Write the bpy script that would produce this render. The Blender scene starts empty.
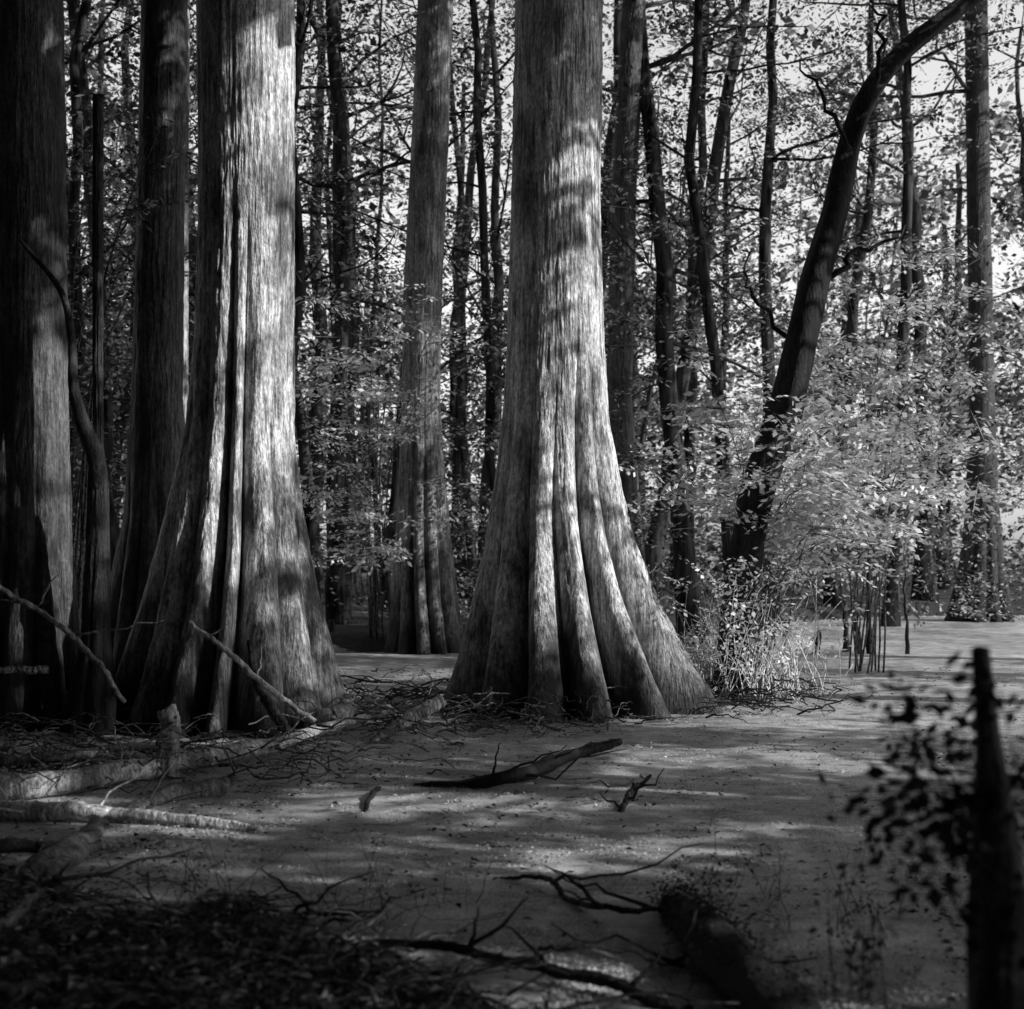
import bpy, math, random
import numpy as np
from mathutils import Vector
rng = np.random.default_rng(11)
F = 1408.0; HZ = 560.0; CH = 1.6
def W(px, py, d): return np.array([(px-512)/F*d, d, CH-(py-HZ)/F*d])
def G(px, py, z=0.0):
    d = (CH-z)*F/(py-HZ)
    return np.array([(px-512)/F*d, d, z])
SUN_AZ = math.radians(108); SUN_EL = math.radians(33)
SD = np.array([math.sin(SUN_AZ)*math.cos(SUN_EL), math.cos(SUN_AZ)*math.cos(SUN_EL), math.sin(SUN_EL)])

# ---------------- noise
def _h(ix, iy, seed):
    n = (ix*374761393 + iy*668265263 + seed*974634777) & 0xffffffff
    n = ((n ^ (n >> 13))*1274126177) & 0xffffffff
    n = n ^ (n >> 16)
    return (n & 0xffff)/65535.0
def vn(u, v, seed=0, per=None):
    u = np.asarray(u, float); v = np.asarray(v, float)
    iu = np.floor(u).astype(np.int64); iv = np.floor(v).astype(np.int64)
    fu = u-iu; fv = v-iv
    fu = fu*fu*(3-2*fu); fv = fv*fv*(3-2*fv)
    i0, i1 = iu, iu+1
    if per: i0 = i0 % per; i1 = i1 % per
    a = _h(i0, iv, seed); b = _h(i1, iv, seed); c = _h(i0, iv+1, seed); d = _h(i1, iv+1, seed)
    return (a*(1-fu)+b*fu)*(1-fv)+(c*(1-fu)+d*fu)*fv
def fbm(u, v, seed=0, o=4):
    s = 0; a = .5
    for i in range(o):
        s = s + a*vn(u*2**i, v*2**i, seed+i); a *= .5
    return s

# ---------------- mesh builder
class MB:
    def __init__(s): s.v=[]; s.f=[]; s.m=[]; s.n=0
    def add(s, v, f, m=0):
        v=np.asarray(v,float).reshape(-1,3); f=np.asarray(f,np.int64).reshape(-1,4)
        s.v.append(v); s.f.append(f+s.n); s.m.append(np.full(len(f), m)); s.n+=len(v)
    def finish(s, name, mats, origin=(0,0,0), smooth=True):
        v=np.concatenate(s.v)-np.asarray(origin,float); f=np.concatenate(s.f); m=np.concatenate(s.m)
        me=bpy.data.meshes.new(name)
        me.vertices.add(len(v)); me.vertices.foreach_set('co', v.astype(np.float32).ravel())
        me.loops.add(f.size); me.loops.foreach_set('vertex_index', f.astype(np.int32).ravel())
        me.polygons.add(len(f)); me.polygons.foreach_set('loop_start', np.arange(0,f.size,4,dtype=np.int32))
        me.polygons.foreach_set('material_index', m.astype(np.int32))
        me.polygons.foreach_set('use_smooth', np.full(len(f), smooth))
        me.update(calc_edges=True)
        for mt in mats: me.materials.append(mt)
        ob=bpy.data.objects.new(name, me); ob.location=origin
        bpy.context.scene.collection.objects.link(ob)
        return ob

def smooth_path(pts, n):
    pts=np.asarray(pts,float); k=len(pts)
    if k==2:
        t=np.linspace(0,1,n)[:,None]; return pts[0]*(1-t)+pts[1]*t
    P=np.vstack([2*pts[0]-pts[1],pts,2*pts[-1]-pts[-2]])
    out=[]
    for t in np.linspace(0,k-1,n):
        i=min(int(t),k-2); f=t-i; a,b,c,d=P[i],P[i+1],P[i+2],P[i+3]
        out.append(.5*((2*b)+(-a+c)*f+(2*a-5*b+4*c-d)*f*f+(-a+3*b-3*c+d)*f**3))
    return np.array(out)
def tube(mb, path, rad, sides=6, m=0, rough=0.0, seed=0, cap=True):
    p=np.asarray(path,float); n=len(p); rad=np.asarray(rad,float)
    if rad.size!=n: rad=np.interp(np.linspace(0,1,n), np.linspace(0,1,rad.size), rad)
    if cap:
        t0=p[0]-p[1]; t1=p[-1]-p[-2]
        t0/=np.linalg.norm(t0)+1e-9; t1/=np.linalg.norm(t1)+1e-9
        p=np.vstack([p[0]+t0*rad[0]*.15,p,p[-1]+t1*rad[-1]*.3]); rad=np.concatenate([[rad[0]*.05],rad,[rad[-1]*.05]]); n+=2
    T=np.gradient(p,axis=0); T/=np.linalg.norm(T,axis=1)[:,None]+1e-9
    up=np.array([0,0,1.]) if abs(T[:,2]).mean()<.8 else np.array([1.,0,0])
    A=np.cross(T,up); A/=np.linalg.norm(A,axis=1)[:,None]+1e-9; B=np.cross(T,A)
    th=np.arange(sides)*2*np.pi/sides
    R=rad[:,None]*np.ones(sides)
    if rough>0:
        L=np.concatenate([[0],np.cumsum(np.linalg.norm(np.diff(p,axis=0),axis=1))])
        mr=max(rad.max(),1e-3)
        uu=np.broadcast_to(th/(2*np.pi)*sides/1.5,(n,sides)); vv=np.broadcast_to((L/mr*.35)[:,None],(n,sides))
        R=R*(1+rough*(vn(uu,vv,seed)+.6*vn(uu*.5,vv*.4,seed+3)-.8)*2)
    V=p[:,None,:]+R[:,:,None]*(np.cos(th)[None,:,None]*A[:,None,:]+np.sin(th)[None,:,None]*B[:,None,:])
    idx=np.arange(n*sides).reshape(n,sides); r=np.roll(idx,-1,axis=1)
    f=np.stack([idx[:-1],r[:-1],r[1:],idx[1:]],-1).reshape(-1,4)
    mb.add(V,f,m)
def wpath(a,b,n,amp,sag=0,bend=None):
    a=np.asarray(a,float); b=np.asarray(b,float)
    t=np.linspace(0,1,n)[:,None]; p=a*(1-t)+b*t
    L=np.linalg.norm(b-a); w=np.cumsum(rng.normal(0,1,(n,3)),axis=0); w-=w[0]+(w[-1]-w[0])*t
    p=p+w*amp*L/np.sqrt(n); p[:,2]+=4*sag*(t*(1-t))[:,0]
    return p

# ---------------- leaf sprays (centred on their middle)
def make_spray(seed, nl=12, L=.55, leaf=.105, w=.028):
    r=np.random.default_rng(seed); V=[];
    V+= [[0,-.003,0],[L*.5,.003,-.01],[L,0,-.04],[L*.5,-.006,-.01]]
    for i in range(nl):
        t=(i+.6)/nl; b=np.array([L*t,0,-.04*t*t])
        side=1 if i%2 else -1
        a=side*math.radians(r.uniform(35,75)) if i<nl-1 else 0
        off=r.uniform(0,.12)*side
        b=b+np.array([0,off,0]) if i<nl-1 else b
        l=leaf*r.uniform(.65,1.2)*(1-.25*abs(t-.5)); ww=w*r.uniform(.8,1.25)*l/leaf
        d=np.array([math.cos(a),math.sin(a),r.uniform(-.5,.15)]); d/=np.linalg.norm(d)
        s=np.cross(d,[0,0,1]); s/=np.linalg.norm(s); nrm=np.cross(s,d)
        roll=r.uniform(-.7,.7); s2=s*math.cos(roll)+nrm*math.sin(roll)
        m=b+d*l*.45
        V+=[b, m+s2*ww, b+d*l, m-s2*ww]
    V=np.array(V); V[:,0]-=L*.5
    return V
SPR=[make_spray(i) for i in range(8)]
BIG=[make_spray(i+50,6,.55,.19,.055) for i in range(8)]
GAPS=[]
def gap(p, r): GAPS.append((np.asarray(p,float), r))
def filt(P, scale):
    keep=np.ones(len(P),bool)
    for c,r in GAPS:
        d=P-c; s=d@SD; dist=np.linalg.norm(d-s[:,None]*SD,axis=1)
        rr=r*(1+.2*rng.normal(0,1,len(P)).clip(-1.5,1.5))+.03+.2*scale
        keep&=~((s>.8)&(dist<rr))
    return keep
def sprays(mb, P, scale=1.0, tilt=.35, m=0, gapf=True, yaw=None, T8=None):
    T8=T8 or SPR
    P=np.asarray(P,float).reshape(-1,3)
    if gapf and len(P): P=P[filt(P,scale)]
    if not len(P): return
    N=len(P)
    yaw=rng.uniform(0,2*np.pi,N)
    sc=scale*rng.uniform(.7,1.3,N); pit=rng.normal(-.1,tilt,N); rol=rng.normal(0,tilt,N)
    cy,sy=np.cos(yaw),np.sin(yaw); cp,sp=np.cos(pit),np.sin(pit); cr,sr=np.cos(rol),np.sin(rol)
    X=np.stack([cy*cp,sy*cp,sp],1)
    Y0=np.stack([-sy,cy,np.zeros(N)],1); Z0=np.cross(X,Y0)
    Y=Y0*cr[:,None]+Z0*sr[:,None]; Z=np.cross(X,Y)
    which=rng.integers(0,len(T8),N)
    for k in range(len(T8)):
        q=which==k
        if not q.any(): continue
        T=T8[k]; M=np.stack([X[q],Y[q],Z[q]],1)*sc[q][:,None,None]
        V=np.einsum('vi,nij->nvj',T,M)+P[q][:,None,:]
        nv=len(T); n=q.sum()
        f=np.arange(n*nv).reshape(-1,4)
        mb.add(V,f,m)
def clumps(C, n, rx, rz):
    C=np.asarray(C,float).reshape(-1,3)
    P=np.repeat(C,n,axis=0)
    d=rng.normal(0,1,P.shape)*np.array([rx,rx,rz])*.6
    return P+d

# ---------------- materials
def newmat(name):
    m=bpy.data.materials.new(name); m.use_nodes=True; nt=m.node_tree; nt.nodes.clear()
    out=nt.nodes.new('ShaderNodeOutputMaterial'); return m,nt,out
def ramp(nt, stops):
    r=nt.nodes.new('ShaderNodeValToRGB'); e=r.color_ramp.elements
    while len(e)<len(stops): e.new(.5)
    for i,(p,c) in enumerate(stops): e[i].position=p; e[i].color=(c,c,c,1)
    return r
def noise(nt, src, scale, detail=5, rough=.6, mapscale=None):
    n=nt.nodes.new('ShaderNodeTexNoise'); n.inputs['Scale'].default_value=scale; n.inputs['Detail'].default_value=detail; n.inputs['Roughness'].default_value=rough
    if mapscale:
        mp=nt.nodes.new('ShaderNodeMapping'); mp.inputs['Scale'].default_value=mapscale
        nt.links.new(src, mp.inputs['Vector']); nt.links.new(mp.outputs[0], n.inputs['Vector'])
    else: nt.links.new(src, n.inputs['Vector'])
    return n
def mul(nt,a,b,op='MULTIPLY'):
    m=nt.nodes.new('ShaderNodeMath'); m.operation=op
    for i,x in enumerate((a,b)):
        if isinstance(x,(int,float)): m.inputs[i].default_value=x
        else: nt.links.new(x,m.inputs[i])
    return m.outputs[0]
def bark(name, lo, hi, zs=.07, sc=22, bump=.6, dist=.03, wet=True, spec=.35):
    m,nt,out=newmat(name); tc=nt.nodes.new('ShaderNodeTexCoord'); o=tc.outputs['Object']
    n1=noise(nt,o,sc,4,.65,(1,1,zs)); n3=noise(nt,o,1.7,6,.7,(1,1,.5)); n4=noise(nt,o,36,3,.75,(1,1,.45))
    r1=ramp(nt,[(.34,.16),(.52,.82),(.68,1.1)]); nt.links.new(n1.outputs[0],r1.inputs[0])
    r3=ramp(nt,[(.40,.18),(.55,1.0)]); nt.links.new(n3.outputs[0],r3.inputs[0])
    r4=ramp(nt,[(.35,.38),(.55,.95),(.72,1.4)]); nt.links.new(n4.outputs[0],r4.inputs[0])
    c=mul(nt,r1.outputs[0],mul(nt,r3.outputs[0],r4.outputs[0]))
    c=mul(nt,mul(nt,c,hi-lo),lo,'ADD')
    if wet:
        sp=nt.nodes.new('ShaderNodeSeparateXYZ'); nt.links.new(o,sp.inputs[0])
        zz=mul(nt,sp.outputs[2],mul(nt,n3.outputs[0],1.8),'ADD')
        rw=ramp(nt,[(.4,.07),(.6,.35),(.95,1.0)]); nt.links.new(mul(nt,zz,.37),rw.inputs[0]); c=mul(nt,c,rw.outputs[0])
    b=nt.nodes.new('ShaderNodeBsdfPrincipled'); b.inputs['Roughness'].default_value=.65
    b.inputs['Specular IOR Level'].default_value=spec
    nt.links.new(c,b.inputs['Base Color'])
    h=mul(nt,n1.outputs[0],mul(nt,n4.outputs[0],.5),'ADD')
    bp=nt.nodes.new('ShaderNodeBump'); bp.inputs['Strength'].default_value=bump; bp.inputs['Distance'].default_value=dist
    nt.links.new(h,bp.inputs['Height']); nt.links.new(bp.outputs[0],b.inputs['Normal'])
    nt.links.new(b.outputs[0],out.inputs[0]); return m
def plainbark(name, lo, hi, sc, zs):
    m,nt,out=newmat(name); tc=nt.nodes.new('ShaderNodeTexCoord')
    n=noise(nt,tc.outputs['Object'],sc,3,.65,(1,1,zs)); r=ramp(nt,[(.35,lo),(.68,hi)]); nt.links.new(n.outputs[0],r.inputs[0])
    b=nt.nodes.new('ShaderNodeBsdfDiffuse'); nt.links.new(r.outputs[0],b.inputs[0]); nt.links.new(b.outputs[0],out.inputs[0]); return m
def leafmat(name, lo, hi, tr=.4, gloss=.0, mid=None):
    m,nt,out=newmat(name); g=nt.nodes.new('ShaderNodeNewGeometry')
    r=ramp(nt,[(0,lo),(1,hi)] if mid is None else [(0,lo),(.6,mid),(1,hi)]); nt.links.new(g.outputs['Random Per Island'],r.inputs[0])
    if gloss>0:
        b=nt.nodes.new('ShaderNodeBsdfPrincipled'); b.inputs['Roughness'].default_value=.4; b.inputs['Specular IOR Level'].default_value=gloss
    else: b=nt.nodes.new('ShaderNodeBsdfDiffuse')
    nt.links.new(r.outputs[0],b.inputs[0])
    if tr<=0: nt.links.new(b.outputs[0],out.inputs[0]); return m
    t=nt.nodes.new('ShaderNodeBsdfTranslucent'); nt.links.new(r.outputs[0],t.inputs[0])
    mx=nt.nodes.new('ShaderNodeMixShader'); mx.inputs[0].default_value=tr
    nt.links.new(b.outputs[0],mx.inputs[1]); nt.links.new(t.outputs[0],mx.inputs[2]); nt.links.new(mx.outputs[0],out.inputs[0]); return m
M_cyp=bark('cypress_bark',.025,.95,.09,24,.9,.035)
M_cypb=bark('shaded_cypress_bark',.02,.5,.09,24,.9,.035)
M_dark=bark('dark_bark',.008,.07,.15,24,.9,.03)
M_black=bark('near_black_bark',.004,.03,.15,24,.9,.03,False,.15)  # near-black bark colour for the leaning tree, no darker base
M_mid=bark('grey_bark',.012,.19,.12,24,.9,.03)
M_bg=plainbark('distant_bark',.008,.08,9,.12)
M_wood=bark('dead_wood',.04,.8,.3,30,.9,.02,False)
M_stump=bark('stump_wood',.03,.45,.3,30,.9,.02,False)
M_logm=bark('wet_dead_wood',.015,.25,.3,30,.9,.02,False)
M_twig=plainbark('twig_bark',.015,.26,30,.5)
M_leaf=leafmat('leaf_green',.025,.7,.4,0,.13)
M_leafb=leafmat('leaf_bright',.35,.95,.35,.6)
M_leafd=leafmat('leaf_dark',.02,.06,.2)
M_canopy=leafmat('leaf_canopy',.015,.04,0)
M_litter=leafmat('litter_leaf',.01,.2,.0,.4)
M_duckf=leafmat('duckweed_frond',.05,.95,0,.4)
def simple(name, lo, hi, scale, bump, rough=.9):
    m,nt,out=newmat(name); tc=nt.nodes.new('ShaderNodeTexCoord'); n=noise(nt,tc.outputs['Object'],scale,5,.7)
    r=ramp(nt,[(.35,lo),(.7,hi)]); nt.links.new(n.outputs[0],r.inputs[0])
    b=nt.nodes.new('ShaderNodeBsdfPrincipled'); b.inputs['Roughness'].default_value=rough
    nt.links.new(r.outputs[0],b.inputs['Base Color'])
    bp=nt.nodes.new('ShaderNodeBump'); bp.inputs['Strength'].default_value=bump; bp.inputs['Distance'].default_value=.03
    nt.links.new(n.outputs[0],bp.inputs['Height']); nt.links.new(bp.outputs[0],b.inputs['Normal']); nt.links.new(b.outputs[0],out.inputs[0]); return m
M_mud=simple('forest_mud',.006,.04,14,1.0)
M_moss=simple('moss',.006,.06,60,1.0)
def duck():
    m,nt,out=newmat('duckweed_water'); tc=nt.nodes.new('ShaderNodeTexCoord'); o=tc.outputs['Object']
    n1=noise(nt,o,60,4,.9); n2=noise(nt,o,.9,3,.65,(1,.6,1)); n3=noise(nt,o,4.5,8,.82,(.7,1,1))
    rc=ramp(nt,[(.37,.10),(.5,.62),(.62,1.0)]); nt.links.new(n1.outputs[0],rc.inputs[0])
    r2=ramp(nt,[(.35,.5),(.6,1.0)]); nt.links.new(n2.outputs[0],r2.inputs[0])
    r3=ramp(nt,[(.38,.10),(.46,.62),(.57,1.0)]); nt.links.new(n3.outputs[0],r3.inputs[0])
    c=mul(nt,rc.outputs[0],mul(nt,r2.outputs[0],r3.outputs[0]))
    b=nt.nodes.new('ShaderNodeBsdfPrincipled'); b.inputs['Roughness'].default_value=.35; nt.links.new(c,b.inputs['Base Color'])
    bp=nt.nodes.new('ShaderNodeBump'); bp.inputs['Strength'].default_value=.8; bp.inputs['Distance'].default_value=.01
    nt.links.new(n1.outputs[0],bp.inputs['Height']); nt.links.new(bp.outputs[0],b.inputs['Normal'])
    wt=nt.nodes.new('ShaderNodeBsdfGlossy'); wt.inputs['Roughness'].default_value=.12; wt.inputs[0].default_value=(.4,.4,.4,1)
    rf=ramp(nt,[(.40,1),(.43,0)]); nt.links.new(n3.outputs[0],rf.inputs[0])
    mx=nt.nodes.new('ShaderNodeMixShader'); nt.links.new(mul(nt,rf.outputs[0],.5),mx.inputs[0]); nt.links.new(b.outputs[0],mx.inputs[1]); nt.links.new(wt.outputs[0],mx.inputs[2])
    nt.links.new(mx.outputs[0],out.inputs[0]); return m
M_duck=duck()

# ---------------- sun gaps: leaves cut away along sun rays to light chosen spots
def seg(px0,py0,px1,py1,d,r,n=6):
    for t in np.linspace(0,1,n): gap(W(px0+(px1-px0)*t,py0+(py1-py0)*t,d),r)
seg(585,180,590,330,15,.28,5); seg(575,380,585,520,14.8,.33,5); seg(560,540,560,640,14.3,.2,4); seg(620,560,670,660,14.6,.28,4)
seg(280,60,275,400,13.4,.22,8); seg(219,250,217,500,12.9,.14,7); seg(300,520,330,680,13.3,.05,4)
for px,py,r in [(560,790,.35),(620,785,.25),(480,800,.25),(400,790,.2),(700,755,.4),(780,760,.35),(690,850,.08),(560,870,.06),(840,705,.5),(930,690,.6),(1000,668,.7),(850,665,.7),(940,645,1.0),(770,720,.4),(700,725,.2),(860,770,.2),(740,800,.12),(320,800,.1),(90,810,.2),(180,820,.15),(30,800,.15),(400,670,.6),(90,770,.15),(250,745,.12),(330,715,.15),(620,850,.06),(800,830,.06)]:
    gap(G(px,py),r)
for px,py,d,r in [(720,400,15.5,.7),(780,390,15.5,.8),(840,430,15.5,.8),(900,480,16,.8),(750,470,15.5,.7),(850,500,15.5,.6),(800,540,15.5,.5),(690,330,16,.5),(860,300,17,.7),(920,350,17,.7),(740,620,15,.6),(700,620,15,.35),(800,650,15.5,.3),(940,520,16,.6),(960,420,17,.6),(980,300,18,.6),(430,520,23.5,.7),(430,340,23.5,.7),(460,600,23.5,.4),(350,300,21,.7),(400,290,21,.7),(320,420,21,.6),(178,300,22,.8),(980,560,36,.7),(155,190,14,.3)]:
    gap(W(px,py,d),r)

# ---------------- ground
def nonuni(lo,hi,n,s):
    t=np.linspace(-1,1,n); x=np.sinh(t*s)/np.sinh(s); return np.where(x<0,-x*lo,x*hi)
gx=nonuni(-300,300,361,4.6); gy=nonuni(-300,500,421,5.0)+8
X,Y=np.meshgrid(gx,gy)
def bankline(x):
    return np.interp(x,[-6,-3.4,-2.3,-1.5,-.5,.1,.6,1.5],[9.2,8.0,7.3,6.6,6.05,5.6,4.9,3.6])
def height(x,y):
    z=np.full(np.shape(x),-.35)
    n=fbm(x*.9+50,y*.9+50,3,4)-.47
    b=bankline(x)+n*1.6
    z=z+np.clip((b-y)/.9+.25,0,1)*.46
    far=np.interp(x,[-40,-8,-2,4,7,12,20,60],[17,18,24,30,37,41,42,40])+ (fbm(x*.2+9,y*.2,7,3)-.45)*6
    z=z+np.clip((y-far)/2.0+.3,0,1)*.62
    z=z+np.clip((y-far)/60,0,1)*.8
    z=z+n*.16
    z=z+np.clip((-x-5.2)/1.5,0,1)*np.clip((16-np.abs(y-10))/4,0,1)*.42
    return z
Z=height(X,Y)
idx=np.arange(X.size).reshape(X.shape)
mb=MB(); mb.add(np.stack([X,Y,Z],-1),np.stack([idx[:-1,:-1],idx[:-1,1:],idx[1:,1:],idx[1:,:-1]],-1)); mb.finish('ground',[M_mud])
def gz(x,y): return float(height(np.array([x]),np.array([y]))[0])
wx=nonuni(-120,120,121,3.5); wy=nonuni(-20,110,121,3.)+10
X2,Y2=np.meshgrid(wx,wy); Z2=np.zeros_like(X2)+(fbm(X2*2,Y2*2,5,3)-.45)*.008
idx=np.arange(X2.size).reshape(X2.shape)
mb=MB(); mb.add(np.stack([X2,Y2,Z2],-1),np.stack([idx[:-1,:-1],idx[:-1,1:],idx[1:,1:],idx[1:,:-1]],-1)); mb.finish('swamp_water',[M_duck])
def flakes(mb,P,lmin,lmax,asp=.5,tilt=.3,m=0,curl=.15):
    N=len(P); a=rng.uniform(0,2*np.pi,N); l=rng.uniform(lmin,lmax,N); w=l*asp*rng.uniform(.7,1.3,N)
    n=np.stack([rng.normal(0,tilt,N),rng.normal(0,tilt,N),np.ones(N)],1); n/=np.linalg.norm(n,axis=1)[:,None]
    d=np.stack([np.cos(a),np.sin(a),np.zeros(N)],1); d-=n*(d*n).sum(1)[:,None]; s=np.cross(n,d)
    l=l[:,None]; w=w[:,None]
    V=np.stack([P-d*l*.5,P+s*w*.5+n*l*curl,P+d*l*.5,P-s*w*.5+n*l*curl],1)
    mb.add(V,np.arange(N*4).reshape(-1,4),m)
mb=MB(); N=120000; y=5+rng.power(.6,N)*11; x=rng.uniform(-.42,.42,N)*y
k=fbm(x*3,y*3,9,3)>.40; x=x[k];y=y[k]
flakes(mb,np.stack([x,y,np.full(len(x),.008)],1),.008,.018,.8,.35)
mb.finish('duckweed_fronds',[M_duckf],smooth=False)
mb=MB(); N=11000; y=4.8+rng.power(.8,N)*16; x=rng.uniform(-.42,.42,N)*y
k=(fbm(x*.9+20,y*.9,19,3)>.49)|(x<-1.5)|(rng.random(N)<.15); x=x[k];y=y[k]
flakes(mb,np.stack([x,y,np.full(len(x),.014)],1),.012,.06,.45,.35)
mb.finish('floating_leaves',[leafmat('floating_leaf',.004,.4,0,0,.06)],smooth=False)

# ---------------- trunks
def trunk(mb, prof, d, ztop, phis, hc, Dp, seed, nth=256, dz=.035, rtop=.7, m=0, bk=.012, zoff=-.4, depths=None):
    pr=np.array(prof,float); z=CH-(pr[:,0]-HZ)/F*d; cx=((pr[:,1]+pr[:,2])/2-512)/F*d; R=(pr[:,2]-pr[:,1])/2/F*d
    o=np.argsort(z); z=z[o];cx=cx[o];R=R[o]
    sl=(R[1]-R[0])/(z[1]-z[0]); sc_=(cx[1]-cx[0])/(z[1]-z[0])
    z=np.concatenate([[zoff],z,[ztop]]); 
    R=np.concatenate([[R[0]+sl*(zoff-z[1])],R,[R[-1]*rtop]]); cx=np.concatenate([[cx[0]+sc_*(zoff-z[1])],cx,[cx[-1]+(cx[-1]-cx[-2])/(z[-2]-z[-3])*(ztop-z[-2])*.6]])
    n1=int((6.8*d/15-zoff)/dz); zz=np.concatenate([np.linspace(zoff,6.8*d/15,n1),np.linspace(6.8*d/15,ztop,30)[1:]])
    Rz=np.interp(zz,z,R); ks=max(3,int(.35/dz)); ker=np.hanning(ks+2); ker/=ker.sum()
    Rz=np.convolve(np.pad(Rz,(ks//2+1,ks//2+1),'edge'),ker,'same')[ks//2+1:-(ks//2+1)]
    cz=np.interp(zz,z,cx); cz=np.convolve(np.pad(cz,(ks//2+1,ks//2+1),'edge'),ker,'same')[ks//2+1:-(ks//2+1)]
    Rt=np.interp(z[-2],z,R)
    th=np.arange(nth)*2*np.pi/nth
    TH,ZZ=np.meshgrid(th,zz); U=TH/(2*np.pi)
    bo=np.radians(np.array(phis,float))%(2*np.pi); od=np.argsort(bo); b=bo[od]; nb=len(b)
    bdep=(np.array(depths,float) if depths is not None else np.ones(nb))[od]
    rs=np.random.default_rng(seed)
    amp=rs.uniform(.84,1.06,nb)
    warp=(vn(U*5,ZZ*.5,seed,5)-.5)*.26
    phi=(TH+warp)%(2*np.pi)
    i=np.searchsorted(b,phi.ravel()).reshape(phi.shape)
    li=(i-1)%nb; hi_=i%nb
    lo=np.where(i==0,b[-1]-2*np.pi,b[li]); hi=np.where(i==nb,b[0]+2*np.pi,b[hi_])
    t=((phi-lo)/(hi-lo)).clip(0,1); ii=i%nb
    s=np.sin(np.pi*t)**.55
    dep=np.where(t<.5,bdep[li],bdep[hi_])
    Fz=np.clip((Rz/Rt-1)/(Rz[0]/Rt-1),0,1)[:,None]
    cr=np.clip((hc*(.65+.35*dep)-ZZ)/hc,0,1)
    D=(.015+Dp*cr**.9)*dep
    r=Rz[:,None]*(1-D*(1-s))*(1+(amp[ii]-.95)*Fz*s*1.3)
    fold=vn(U*13,ZZ*.25,seed+5,13)+.4*vn(U*37,ZZ*.5,seed+6,37)
    r*=1+(fold-.7)*(.03+.06*cr)
    r*=1+(fbm(U*12,ZZ*1.1,seed+7,3)-.45)*.05
    K=int(2*np.pi*Rt/.028); K2=K*2
    ub=U+ .006*vn(U*20,ZZ*3,seed+8,20)
    br=np.abs(vn(ub*K,ZZ*3.2,seed+9,None)-.5)*2+.5*vn(ub*K2,ZZ*9,seed+10,None)
    r+=(br-.6)*bk*.85+(fbm(U*40,ZZ*9,seed+12,3)-.45)*bk*1.2
    r*=1+np.clip((.35-ZZ)/.6,0,1)*.2*(s-.3)*(vn(U*14,ZZ*1.5,seed+14,14))
    x=cz[:,None]+r*np.sin(TH); y=d-r*np.cos(TH)
    V=np.stack([x,y,ZZ],-1); n=len(zz)
    idx=np.arange(n*nth).reshape(n,nth); rr=np.roll(idx,-1,1)
    mb.add(V,np.stack([idx[:-1],rr[:-1],rr[1:],idx[1:]],-1),m)
    return (cz,Rz,zz)
def limb(mb, p, dr, L, r, lvl, tips, sides=6, m=0, up=.15):
    n=7; pts=[p]; dr=dr/np.linalg.norm(dr); q=p.copy(); dd=dr.copy()
    for i in range(n-1):
        dd=dd+rng.normal(0,.16,3)+np.array([0,0,up*.3]); dd/=np.linalg.norm(dd); q=q+dd*L/(n-1); pts.append(q)
    pts=np.array(pts); tube(mb,pts,np.linspace(r,r*.35,n),sides,m)
    if lvl<=0: tips.append(pts[-1]); tips.append(pts[-3]); return
    for k in range(3 if lvl>1 else 2):
        i=rng.integers(2,n-1); a=rng.normal(0,.7,3); limb(mb,pts[i],dd+a,L*.55,r*.5,lvl-1,tips,max(4,sides-1),m,up)
    tips.append(pts[-1])
def crown(mb, cx, d, zlo, zhi, r0, n, L, tips, m=0, sides=6, xs=0):
    for i in range(n):
        z=rng.uniform(zlo,zhi); a=rng.uniform(0,2*np.pi); e=rng.uniform(.05,.7)
        limb(mb,np.array([cx+xs*(z-zlo),d,z]),np.array([math.cos(a),math.sin(a),e]),L*rng.uniform(.6,1.1)*(1-.4*(z-zlo)/(zhi-zlo)),r0*rng.uniform(.4,.8),2,tips,sides,m)
def cypress(name, prof, d, ztop, phis, hc, Dp, seed, mat, nth=256, dz=.035, sprn=5, crn=10, bk=.012, depths=None):
    mb=MB(); cz,Rz,zz=trunk(mb,prof,d,ztop,phis,hc,Dp,seed,nth,dz,bk=bk,depths=depths)
    tips=[]; crown(mb,cz[-1],d,max(ztop*.62,2.8+.4*(d+3)) if d<20 else ztop*.62,ztop-.2,Rz[-1]*.5,crn,4.0,tips)
    if d<20: sprays(mb,clumps(tips,sprn,.8,.3),1.6,.4,1,T8=BIG)
    else: sprays(mb,clumps(tips,sprn,.8,.3),1.3,.4,1)
    base=(float(cz[10]),d,0.0)
    return mb.finish(name,[mat,M_canopy if d<20 else M_leaf],base)
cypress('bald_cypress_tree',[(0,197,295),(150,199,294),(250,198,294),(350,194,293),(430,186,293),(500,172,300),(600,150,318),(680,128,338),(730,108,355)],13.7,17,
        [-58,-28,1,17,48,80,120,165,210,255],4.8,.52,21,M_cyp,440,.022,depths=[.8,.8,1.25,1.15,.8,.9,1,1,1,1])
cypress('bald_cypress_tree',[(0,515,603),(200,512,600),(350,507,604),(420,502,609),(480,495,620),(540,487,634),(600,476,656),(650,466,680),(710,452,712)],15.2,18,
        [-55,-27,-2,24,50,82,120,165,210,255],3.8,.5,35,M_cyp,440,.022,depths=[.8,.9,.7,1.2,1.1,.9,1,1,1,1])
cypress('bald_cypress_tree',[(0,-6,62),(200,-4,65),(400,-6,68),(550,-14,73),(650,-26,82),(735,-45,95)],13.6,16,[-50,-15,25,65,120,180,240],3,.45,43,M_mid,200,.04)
cypress('bald_cypress_tree',[(0,142,188),(200,138,184),(400,132,182),(520,125,192),(600,110,205),(690,92,222)],17.5,17,[-50,-20,10,50,100,180,240],3,.45,44,M_mid,200,.04)
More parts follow.
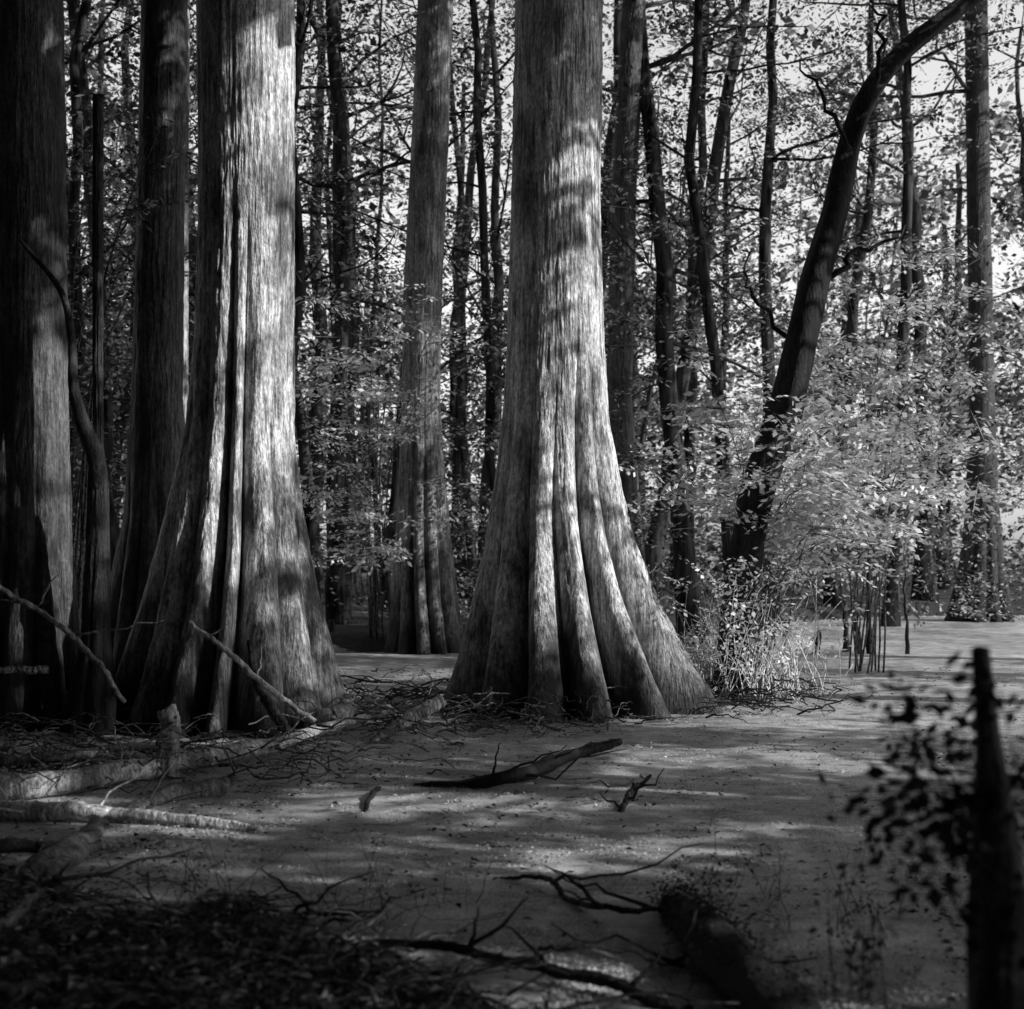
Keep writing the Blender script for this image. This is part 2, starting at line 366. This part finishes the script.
cypress('bald_cypress_tree',[(0,168,190),(200,164,188),(400,158,188),(520,152,192),(650,140,205)],22.5,18,[-50,-20,10,40,80,130,180,240],3,.3,45,M_cyp,120,.06)
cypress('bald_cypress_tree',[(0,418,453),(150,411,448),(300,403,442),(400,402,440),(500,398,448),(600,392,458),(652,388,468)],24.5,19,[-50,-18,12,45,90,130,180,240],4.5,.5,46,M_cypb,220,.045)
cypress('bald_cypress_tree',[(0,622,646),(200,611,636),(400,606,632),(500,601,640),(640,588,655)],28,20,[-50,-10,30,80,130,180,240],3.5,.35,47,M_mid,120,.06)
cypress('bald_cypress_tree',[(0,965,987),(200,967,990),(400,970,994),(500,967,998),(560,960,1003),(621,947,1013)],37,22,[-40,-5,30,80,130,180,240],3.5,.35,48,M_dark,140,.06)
mb=MB(); trunk(mb,[(480,88,108),(560,86,110),(650,80,112),(740,62,122)],13,2.6,[-40,0,40,100,160,220,280],2,.3,49,90,.05,rtop=.5)
tube(mb,smooth_path([W(98,490,13),W(96,460,12.9),W(82,420,12.8),(W(74,385,12.8)),W(72,340,12.9),W(60,290,13),W(20,240,13.1)],30),[.09,.08,.06,.045,.03,.02],8,0,.2)
mb.finish('young_cypress_tree',[M_dark],(W(98,740,13)[0],13,0))

# leaning dark tree
mb=MB()
pp=[W(735,695,16.2),W(740,600,16.2),W(752,520,16.2),W(768,460,16.2),W(795,375,16.3),W(812,290,16.5),(W(832,220,16.7)),W(848,150,17),W(868,95,17.3),W(900,55,17.6),W(945,18,18),W(1000,-25,18.5),W(1080,-100,19),W(1180,-230,19)]
path=smooth_path(pp,150); tube(mb,path,np.array([24,20,18,17,16,14,12,11,11,9,9,8,6,4])/F*16.5,18,0,.22,4)
for a,b,r in [((812,290),(905,225),4),((800,350),(742,250),3),((850,150),(800,60),3),((875,85),(870,0),3),((770,460),(830,430),3)]:
    q=wpath(W(*a,16.5),W(*b,16.8),14,.12); tube(mb,q,[r/F*16,r*.3/F*16],7)
tips=[]
for i in range(8):
    j=rng.integers(128,149); limb(mb,path[j],rng.normal(0,.5,3)+np.array([.4,0,.8]),3,.04,2,tips)
sprays(mb,clumps(tips,6,.7,.25),1.1,.35,1)
mb.finish('leaning_tupelo_tree',[M_black,M_leaf],tuple(G(735,695)))
# ---------------- saplings with layered sprays
def sapling(name, base, targets, r0=.02, leaf=M_leafb, n=26, rx=.35, rz=.05, sc=.9, gapf=False):
    mb=MB(); base=np.asarray(base,float)
    for t in targets:
        tgt=W(*t[:3]); b=base+np.append(rng.normal(0,.12,2),0)
        mid=b*.45+tgt*.55; mid[2]+= .25*(tgt[2]-b[2])*rng.uniform(.2,1); mid[:2]=b[:2]*.7+tgt[:2]*.3
        p=smooth_path([b,mid,tgt],18); p+=np.cumsum(rng.normal(0,.012,p.shape),0)
        tube(mb,p,np.linspace(r0,r0*.25,18),6)
        k=t[3] if len(t)>3 else 1
        tips=[p[-1]]
        for j in range(6):
            q=p[rng.integers(8,17)]; e=q+rng.normal(0,1,3)*np.array([.6,.6,.16])*k; tube(mb,wpath(q,e,6,.08),[.006,.002],4); tips+= [e,(q+e)/2]
        sprays(mb,clumps(tips,max(1,int(n*k/10)),rx*k,rz),sc,.3,1,gapf)
    return mb.finish(name,[M_twig,leaf],tuple(base))
T=[(715,405,17.5),(765,375,17.6),(800,400,16.2),(690,330,17,.8),(850,420,15.5),(840,470,15),(890,470,16),(925,495,16),(800,470,15.3,.8),(725,450,17.2,.8),(905,530,16,.8),(830,510,15.3,.7),(790,425,15.4),(740,400,15.6,.7),(865,445,15.2),(820,440,15)]
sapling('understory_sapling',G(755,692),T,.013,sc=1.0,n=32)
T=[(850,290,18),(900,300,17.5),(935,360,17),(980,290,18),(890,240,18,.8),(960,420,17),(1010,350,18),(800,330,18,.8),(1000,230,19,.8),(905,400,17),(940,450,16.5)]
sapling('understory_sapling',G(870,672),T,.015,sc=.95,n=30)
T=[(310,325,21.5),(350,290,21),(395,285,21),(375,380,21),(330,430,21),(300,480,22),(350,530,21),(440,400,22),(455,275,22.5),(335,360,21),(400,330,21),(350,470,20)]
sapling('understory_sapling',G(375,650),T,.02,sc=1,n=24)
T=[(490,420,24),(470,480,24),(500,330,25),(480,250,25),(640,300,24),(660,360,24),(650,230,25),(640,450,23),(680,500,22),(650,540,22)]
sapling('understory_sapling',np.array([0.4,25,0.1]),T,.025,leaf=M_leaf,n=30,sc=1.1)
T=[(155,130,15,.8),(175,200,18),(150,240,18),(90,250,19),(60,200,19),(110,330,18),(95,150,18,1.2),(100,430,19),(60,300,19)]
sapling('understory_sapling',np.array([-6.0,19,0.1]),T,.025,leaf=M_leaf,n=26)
mb=MB()
for i in range(520):
    b=G(rng.normal(745,34),0+rng.uniform(682,704)); L=rng.uniform(.3,1.5)*(1 if rng.random()<.5 else .6); a=rng.normal(0,.35,2)
    e=b+np.array([a[0]*L,a[1]*L,L]); mid=(b+e)/2+np.append(rng.normal(0,.06,2),.05); e[2]-=abs(a[0])*L*.5
    tube(mb,smooth_path([b,mid,e],6),[.008,.0025],3)
P=[]
for i in range(110): P.append(W(rng.normal(745,40),rng.uniform(560,670),rng.uniform(14.8,16)))
sprays(mb,np.array(P),.6,.5,1,False)
mb.finish('marsh_brush',[plainbark('pale_stem',.3,.9,30,.5),M_leafb],tuple(G(745,690)))

# ---------------- stumps and knees
def knee(name,px,py,h,r,mat=M_dark):
    mb=MB(); b=G(px,py); b[2]=-.15
    p=wpath(b,b+np.array([rng.normal(0,.04),0,h+.15]),12,.05); tube(mb,p,[r*1.5,r*1.05,r*.8,r*.75,r*.5],10,0,.3,px)
    mb.finish(name,[mat],(b[0],b[1],0))
for px,py,h,r in [(846,652,.75,.06),(860,654,.6,.07),(872,654,1.7,.05),(785,640,.4,.08),(908,654,1.4,.03),(815,654,.4,.06),(375,645,.55,.18),(330,648,.5,.1)]:
    knee('cypress_knee',px,py,h,r)
# ---------------- logs and branches
def log(name, pts, rpx, mat=M_wood, sides=18, rough=.2, twigs=0, n=80):
    mb=MB(); pts=[np.asarray(p,float) for p in pts]; dm=np.mean([p[1] for p in pts])
    p=smooth_path(pts,n); p+=np.cumsum(rng.normal(0,.003,p.shape),0)
    tube(mb,p,np.array(rpx,float)/F*dm,sides,0,rough,len(bpy.data.objects))
    for k in range(twigs):
        i=rng.integers(5,n-2); e=p[i]+rng.normal(0,1,3)*np.array([.35,.2,.1])+np.array([0,0,.15]); tube(mb,wpath(p[i],e,8,.12),[.012,.003],5)
    return mb.finish(name,[mat],tuple(np.round(p[0],3)))
log('fallen_log',[G(-60,795,.08),G(80,778,.1),G(170,762,.1),G(270,742,.13),G(330,722,.17),G(385,706,.22)],[12,11,9,8,6,3],twigs=8)
log('tree_stump',[W(172,790,10.3),W(173,760,10.3),W(176,735,10.3),W(172,714,10.3)],[13,11,10,10],M_stump,rough=.25)
log('fallen_log',[G(-40,808,.06),G(60,812,.06),G(140,816,.05),G(255,828,.02)],[11,10,8,5],twigs=3)
log('fallen_log',[G(15,880,.05),G(60,858,.08),W(110,832,8.6),W(160,803,9.2),W(215,792,9.6),W(242,778,9.7)],[12,12,12,11,12,3],M_logm,rough=.3,twigs=3)
log('fallen_log',[G(-30,850,.1),G(60,842,.1),G(120,838,.05)],[7,6,3],M_logm)
log('fallen_log',[G(-40,765,.15),G(60,757,.15),G(150,745,.1)],[6,5,3],M_logm,twigs=4)
log('fallen_branch',[G(415,786),G(455,784,.02),G(520,775,.08),W(575,756,11.3),W(622,741,11.6)],[3,5,7,7,4],M_dark,rough=.25,twigs=5)
log('fallen_branch',[G(372,742),W(405,722,12.6),W(444,698,12.9)],[4,6,6])
log('fallen_branch',[G(300,725),W(325,715,12.6),W(352,708,12.7)],[5,8,8])
log('fallen_branch',[W(190,622,11.3),W(240,660,11.4),W(312,716,11.8)],[2,3,3],twigs=2)
log('fallen_branch',[W(-10,580,10.2),W(50,618,10.5),W(100,665,10.8),W(130,704,11)],[2.5,3,3,2],twigs=3)
log('fallen_branch',[W(250,640,12),W(262,690,12),W(290,735,11.9)],[3,5,6],M_mid)
log('fallen_branch',[W(-10,670,11.5),W(50,668,11.8)],[3,4],M_twig)
log('fallen_branch',[G(365,812),G(372,795,.03),W(385,782,10.2)],[2,2.5,1.5],M_dark)
log('fallen_branch',[G(620,812),W(632,790,9.3),W(651,770,9.4)],[3,3,1.5],M_dark,twigs=3)
log('fallen_branch',[G(500,878),W(545,880,6.9),W(570,905,6.6),G(620,915,.03),G(662,918)],[2,2.5,3,3,2],M_dark,twigs=4)
log('fallen_branch',[G(360,945,.08),G(450,948,.1),G(530,960,.08),G(600,985,.05),G(680,1015,.0)],[4,5,6,6,5],M_dark,twigs=6)
log('fallen_branch',[G(540,950,.1),G(620,955,.05),G(700,968,.0)],[2,2,1],M_dark,twigs=2)
log('fallen_branch',[G(0,1000,.2),W(150,950,5.8),W(260,935,6.2),G(380,925,.05)],[7,6,5,3],M_dark,twigs=8)
log('fallen_branch',[W(-10,930,5.4),W(30,905,5.8),W(45,880,6)],[7,5,3],M_twig,twigs=2)
mb=MB(); p=smooth_path([G(672,905,.02),G(700,930,.06),G(735,965,.08),G(800,1030,.08),G(860,1120,.05)],40)
tube(mb,p,[.05,.1,.115,.12,.12],20,0,.25,7)
P=p[rng.integers(0,36,5000)]+rng.normal(0,1,(5000,3))*np.array([.05,.05,.045])+[0,0,.05]
flakes(mb,P,.012,.035,.4,.8,1); mb.finish('mossy_log',[M_moss,leafmat('moss_tuft',.01,.08,0)],tuple(p[0]))
# ---------------- brush piles & bank litter
def brush(name, n, cx, cy, sx, sy, L, r, mat=M_twig, h=.12):
    mb=MB()
    for i in range(n):
        q=G(rng.normal(cx,sx),cy+rng.uniform(-sy,sy)); q[2]=max(0,gz(q[0],q[1]))+abs(rng.normal(0,h)); a=rng.uniform(0,2*np.pi); l=L*rng.uniform(.3,1.2)
        e=q+np.array([math.cos(a)*l,math.sin(a)*l,rng.normal(0,.12)*l]); tube(mb,wpath(q,e,8,.15,rng.uniform(-.02,.06)),[r*rng.uniform(.5,1.3),r*.25],4)
    mb.finish(name,[mat],tuple(G(cx,cy)))
brush('brush_pile',190,410,715,50,22,.8,.011)
brush('brush_pile',120,540,726,60,10,.5,.009)
brush('brush_pile',160,735,704,50,12,.7,.01,M_dark)
brush('brush_pile',130,230,765,90,20,.7,.009)
brush('brush_pile',140,60,760,60,40,.9,.011)
mb=MB()
N=26000; y=rng.uniform(3.2,9.5,N); x=rng.uniform(-.5,.3,N)*y
z=height(x,y); k=z>-.03; x,y,z=x[k],y[k],z[k]
flakes(mb,np.stack([x,y,z+.01+np.abs(rng.normal(0,.012,len(x)))],1),.03,.09,.5,.5)
for i in range(420):
    j=rng.integers(0,len(x)); q=np.array([x[j],y[j],z[j]+.02]); a=rng.uniform(0,2*np.pi); l=rng.uniform(.15,.9)
    e=q+np.array([math.cos(a)*l,math.sin(a)*l*.7,rng.normal(.03,.05)]); e[2]=max(e[2],gz(e[0],e[1])+.01)
    tube(mb,wpath(q,e,7,.15,.03),[rng.uniform(.003,.009),.002],4,1)
mb.finish('leaf_litter',[M_litter,M_twig],smooth=False)
mb=MB()
for cx,cy,n in [(720,905,14),(850,930,10),(700,960,8),(330,930,16),(190,900,16),(430,905,8),(860,1000,8)]:
    for i in range(n):
        b=G(cx+rng.normal(0,30),cy+rng.normal(0,12)); e=b+np.array([rng.normal(0,.1),rng.normal(0,.08),rng.uniform(.08,.4)])
        tube(mb,wpath(b,e,6,.08),[.003,.001],3)
        if rng.random()<.5: sprays(mb,[e],.22,.5,1,False)
mb.finish('marsh_weeds',[M_twig,M_leafd])

# ---------------- foreground snag with leaves
mb=MB()
p=smooth_path([W(1010,1250,3.2),W(1003,1009,3.2),W(994,850,3.2),W(986,740,3.2),W(978,648,3.2)],70)
tube(mb,p,np.array([38,30,21,13,9])/F*3.2,16,0,.25,5)
mb.finish('broken_snag',[M_dark],(p[0][0],p[0][1],-.3))
mb=MB(); b=np.array([1.35,3.5,-.1])
for t in [(905,700),(940,720),(930,760),(890,790),(960,790),(950,830),(900,840),(1000,690),(1010,760),(980,880),(915,740),(960,740),(1015,830),(1015,900)]:
    e=W(*t,rng.uniform(3.0,3.8)); p=smooth_path([b+rng.normal(0,.02,3),(b+e)/2+np.array([.04,0,.1]),e],12); tube(mb,p,[.005,.0015],5)
    sprays(mb,clumps([p[-1],p[-3]],5,.1,.06),.25,.7,1,False,T8=BIG)
for i in range(7):
    e=W(rng.uniform(820,880),rng.uniform(850,950),4.2); bb=np.array([e[0]+rng.normal(0,.03),4.2,0]); p=wpath(bb,e,8,.06); tube(mb,p,[.003,.001],4); sprays(mb,clumps([p[-1],p[-3]],1,.04,.05),.2,.8,1,False,T8=BIG)
mb.finish('leafy_shrub',[M_dark,M_leafd],tuple(b))

# ---------------- background forest
mb=MB(); tips=[]
def bgtree(x,y,r,H,lean,nl,m=0):
    z0=gz(x,y)-.1; top=np.array([x+lean[0],y+lean[1],H]); p=wpath([x,y,z0],top,16,.02)
    rr=np.interp(np.linspace(0,1,16),[0,.05,.13,.5,1],[2.0,1.4,1.05,.85,.4])*r
    tube(mb,p,rr,9,m,.08,int(abs(x)*10))
    for k in range(nl):
        i=rng.integers(4,16); a=rng.uniform(0,2*np.pi)
        limb(mb,p[min(i,15)],np.array([math.cos(a),math.sin(a),rng.uniform(0,.7)]),rng.uniform(2,4.2),r*.28,1,tips,5,m)
fixed=[(335,28,9),(350,38,8),(478,34,6),(500,25,5),(697,27,10),(735,26,6),(770,32,7),(890,34,6),(315,24,6),(120,27,8),(75,24,6),(645,36,8),(560,40,8),(925,44,7),(835,40,6),(268,30,8),(460,42,6),(385,33,7)]
for px,d,rp in fixed: bgtree((px-512)/F*d,d,rp/F*d,rng.uniform(16,22),rng.normal(0,1.0,2),9)
for i in range(95):
    y=rng.uniform(34,90); x=rng.uniform(-.5,.55)*y; bgtree(x,y,rng.choice([.08,.12,.16,.22,.3]),rng.uniform(13,24),rng.normal(0,1.3,2),9)
tp=np.array(tips)
P=clumps(tp,4,1.0,.35)
near=P[P[:,1]<45]; far=P[P[:,1]>=45]
sprays(mb,near,1.3,.4,1); sprays(mb,far,2.1,.45,1,T8=BIG)
def mass(mb,n,ylo,yhi,zlo,zhi,per,rx,rz,sc,m=1,xlo=-.5,xhi=.5,T8=None,pw=1.4):
    y=rng.uniform(ylo,yhi,n); x=rng.uniform(xlo,xhi,n)*y; z=rng.uniform(0,1,n)**pw*(zhi-zlo)+zlo
    P=clumps(np.stack([x,y,z],1),per,rx,rz); P=P[P[:,2]>.1]
    sprays(mb,P,sc,.4,m,T8=T8)
mass(mb,220,27,40,.3,5,14,1.0,.3,1.1)
mass(mb,340,40,60,.3,9,12,1.4,.5,1.7,T8=BIG)
mass(mb,480,60,95,.3,16,12,2.4,.9,2.6,T8=BIG)
mass(mb,300,45,85,8,36,12,1.8,.7,1.6,T8=BIG,pw=1.0)
mass(mb,130,24,38,4,15,12,1.2,.4,1.1,pw=1.0)
mb.finish('distant_forest',[M_bg,M_leaf])
# ---------------- unseen trees and leaf masses added outside the frame to shade the scene
def infr(P,mg=1.3): return (P[:,1]>0)&(P[:,2]<1.6+.4*P[:,1]+mg)&(abs(P[:,0])<.37*P[:,1]+mg)
def ctree(x,y,h,nl,per,sc,L=3.6):
    mb=MB(); z0=-.4
    p=wpath([x,y,z0],[x+rng.normal(0,.3),y+rng.normal(0,.3),h],18,.01); tube(mb,p,np.interp(np.linspace(0,1,18),[0,.1,.2,1],[.9,.5,.3,.1]),16,0,.12)
    tips=[]
    for k in range(nl):
        i=rng.integers(5,18); a=rng.uniform(0,2*np.pi); limb(mb,p[i],np.array([math.cos(a),math.sin(a),rng.uniform(0,.5)]),L,.05,1,tips,5)
    P=clumps(tips,per,.9,.5); P=P[~infr(P,.9)]
    sprays(mb,P,sc,.5,1,T8=BIG)
    mb.finish('unseen_shade_tree',[M_bg,M_canopy],(x,y,0))
for (x,y,h) in [(9.5,3.5,15),(10.5,6.8,17),(10.5,14.4,16),(13,17.5,18),(15,20.5,18),(14.5,5.2,19),(15,1,18),(9,-.5,15)]: ctree(x,y,h,28,18,1.4)  # out of view on the sun side, added to dapple the light
for (x,y,h) in [(5,-5,16),(-1,-6,17),(-7,-4,16),(-12,2,17),(-13,9,17),(-14,16,18),(3,-12,18),(-5,-12,18),(11,-7,18),(-13,-8,18),(19,-8,18),(-20,10,18)]: ctree(x,y,h,26,9,2.4,4.5)  # out of view behind and left, added to cut ambient light
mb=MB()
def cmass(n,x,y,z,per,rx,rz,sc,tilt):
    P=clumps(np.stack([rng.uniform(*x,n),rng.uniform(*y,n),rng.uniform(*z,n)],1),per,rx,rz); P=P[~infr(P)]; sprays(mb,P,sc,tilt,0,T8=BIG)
cmass(950,(-14,10),(-8,20),(9.0,15),9,1.3,.5,2.2,.3)  # leaf masses added overhead, behind and left to block sky light
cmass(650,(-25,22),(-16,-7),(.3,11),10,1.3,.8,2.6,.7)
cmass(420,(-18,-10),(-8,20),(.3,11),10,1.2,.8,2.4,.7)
n=420; y=rng.uniform(18,55,n); P=np.stack([rng.uniform(-.5,.6,n)*y,y,1.6+.4*y+rng.uniform(1.8,6,n)],1); P=clumps(P,7,1.6,.6); P=P[~infr(P,.8)]; sprays(mb,P,2.8,.3,0,T8=BIG)  # leaves added above the frame to darken the background
mb.finish('unseen_shade_leaves',[M_canopy])

# ---------------- world, sun, camera
w=bpy.data.worlds.new('World'); bpy.context.scene.world=w; w.use_nodes=True; nt=w.node_tree; nt.nodes.clear()
sky=nt.nodes.new('ShaderNodeTexSky'); sky.sky_type='NISHITA'; sky.sun_disc=False; sky.sun_elevation=SUN_EL; sky.sun_rotation=SUN_AZ
sp=nt.nodes.new('ShaderNodeSeparateColor'); cb=nt.nodes.new('ShaderNodeCombineColor'); bg=nt.nodes.new('ShaderNodeBackground'); bg.inputs[1].default_value=.15; o=nt.nodes.new('ShaderNodeOutputWorld')
ml=mul(nt,sp.outputs[2],1.4)
nt.links.new(sky.outputs[0],sp.inputs[0])
for i in range(3): nt.links.new(ml,cb.inputs[i])
nt.links.new(cb.outputs[0],bg.inputs[0]); nt.links.new(bg.outputs[0],o.inputs[0])
L=bpy.data.lights.new('sun','SUN'); L.energy=5; L.angle=math.radians(.5); L.color=(1,1,1)
lo=bpy.data.objects.new('sun',L); bpy.context.scene.collection.objects.link(lo); lo.rotation_euler=Vector(SD).to_track_quat('Z','Y').to_euler(); lo.location=(30,-10,30)
c=bpy.data.cameras.new('camera'); co=bpy.data.objects.new('camera',c); bpy.context.scene.collection.objects.link(co)
co.location=(0,0,CH); co.rotation_euler=(math.radians(90),0,0); c.sensor_width=56; c.lens=77; c.shift_y=(HZ-504.5)/1024; c.clip_end=2000
c.dof.use_dof=True; c.dof.focus_distance=14.2; c.dof.aperture_fstop=3.5
sc=bpy.context.scene; sc.camera=co
sc.view_settings.view_transform='Standard'; sc.view_settings.look='None'; sc.view_settings.exposure=0
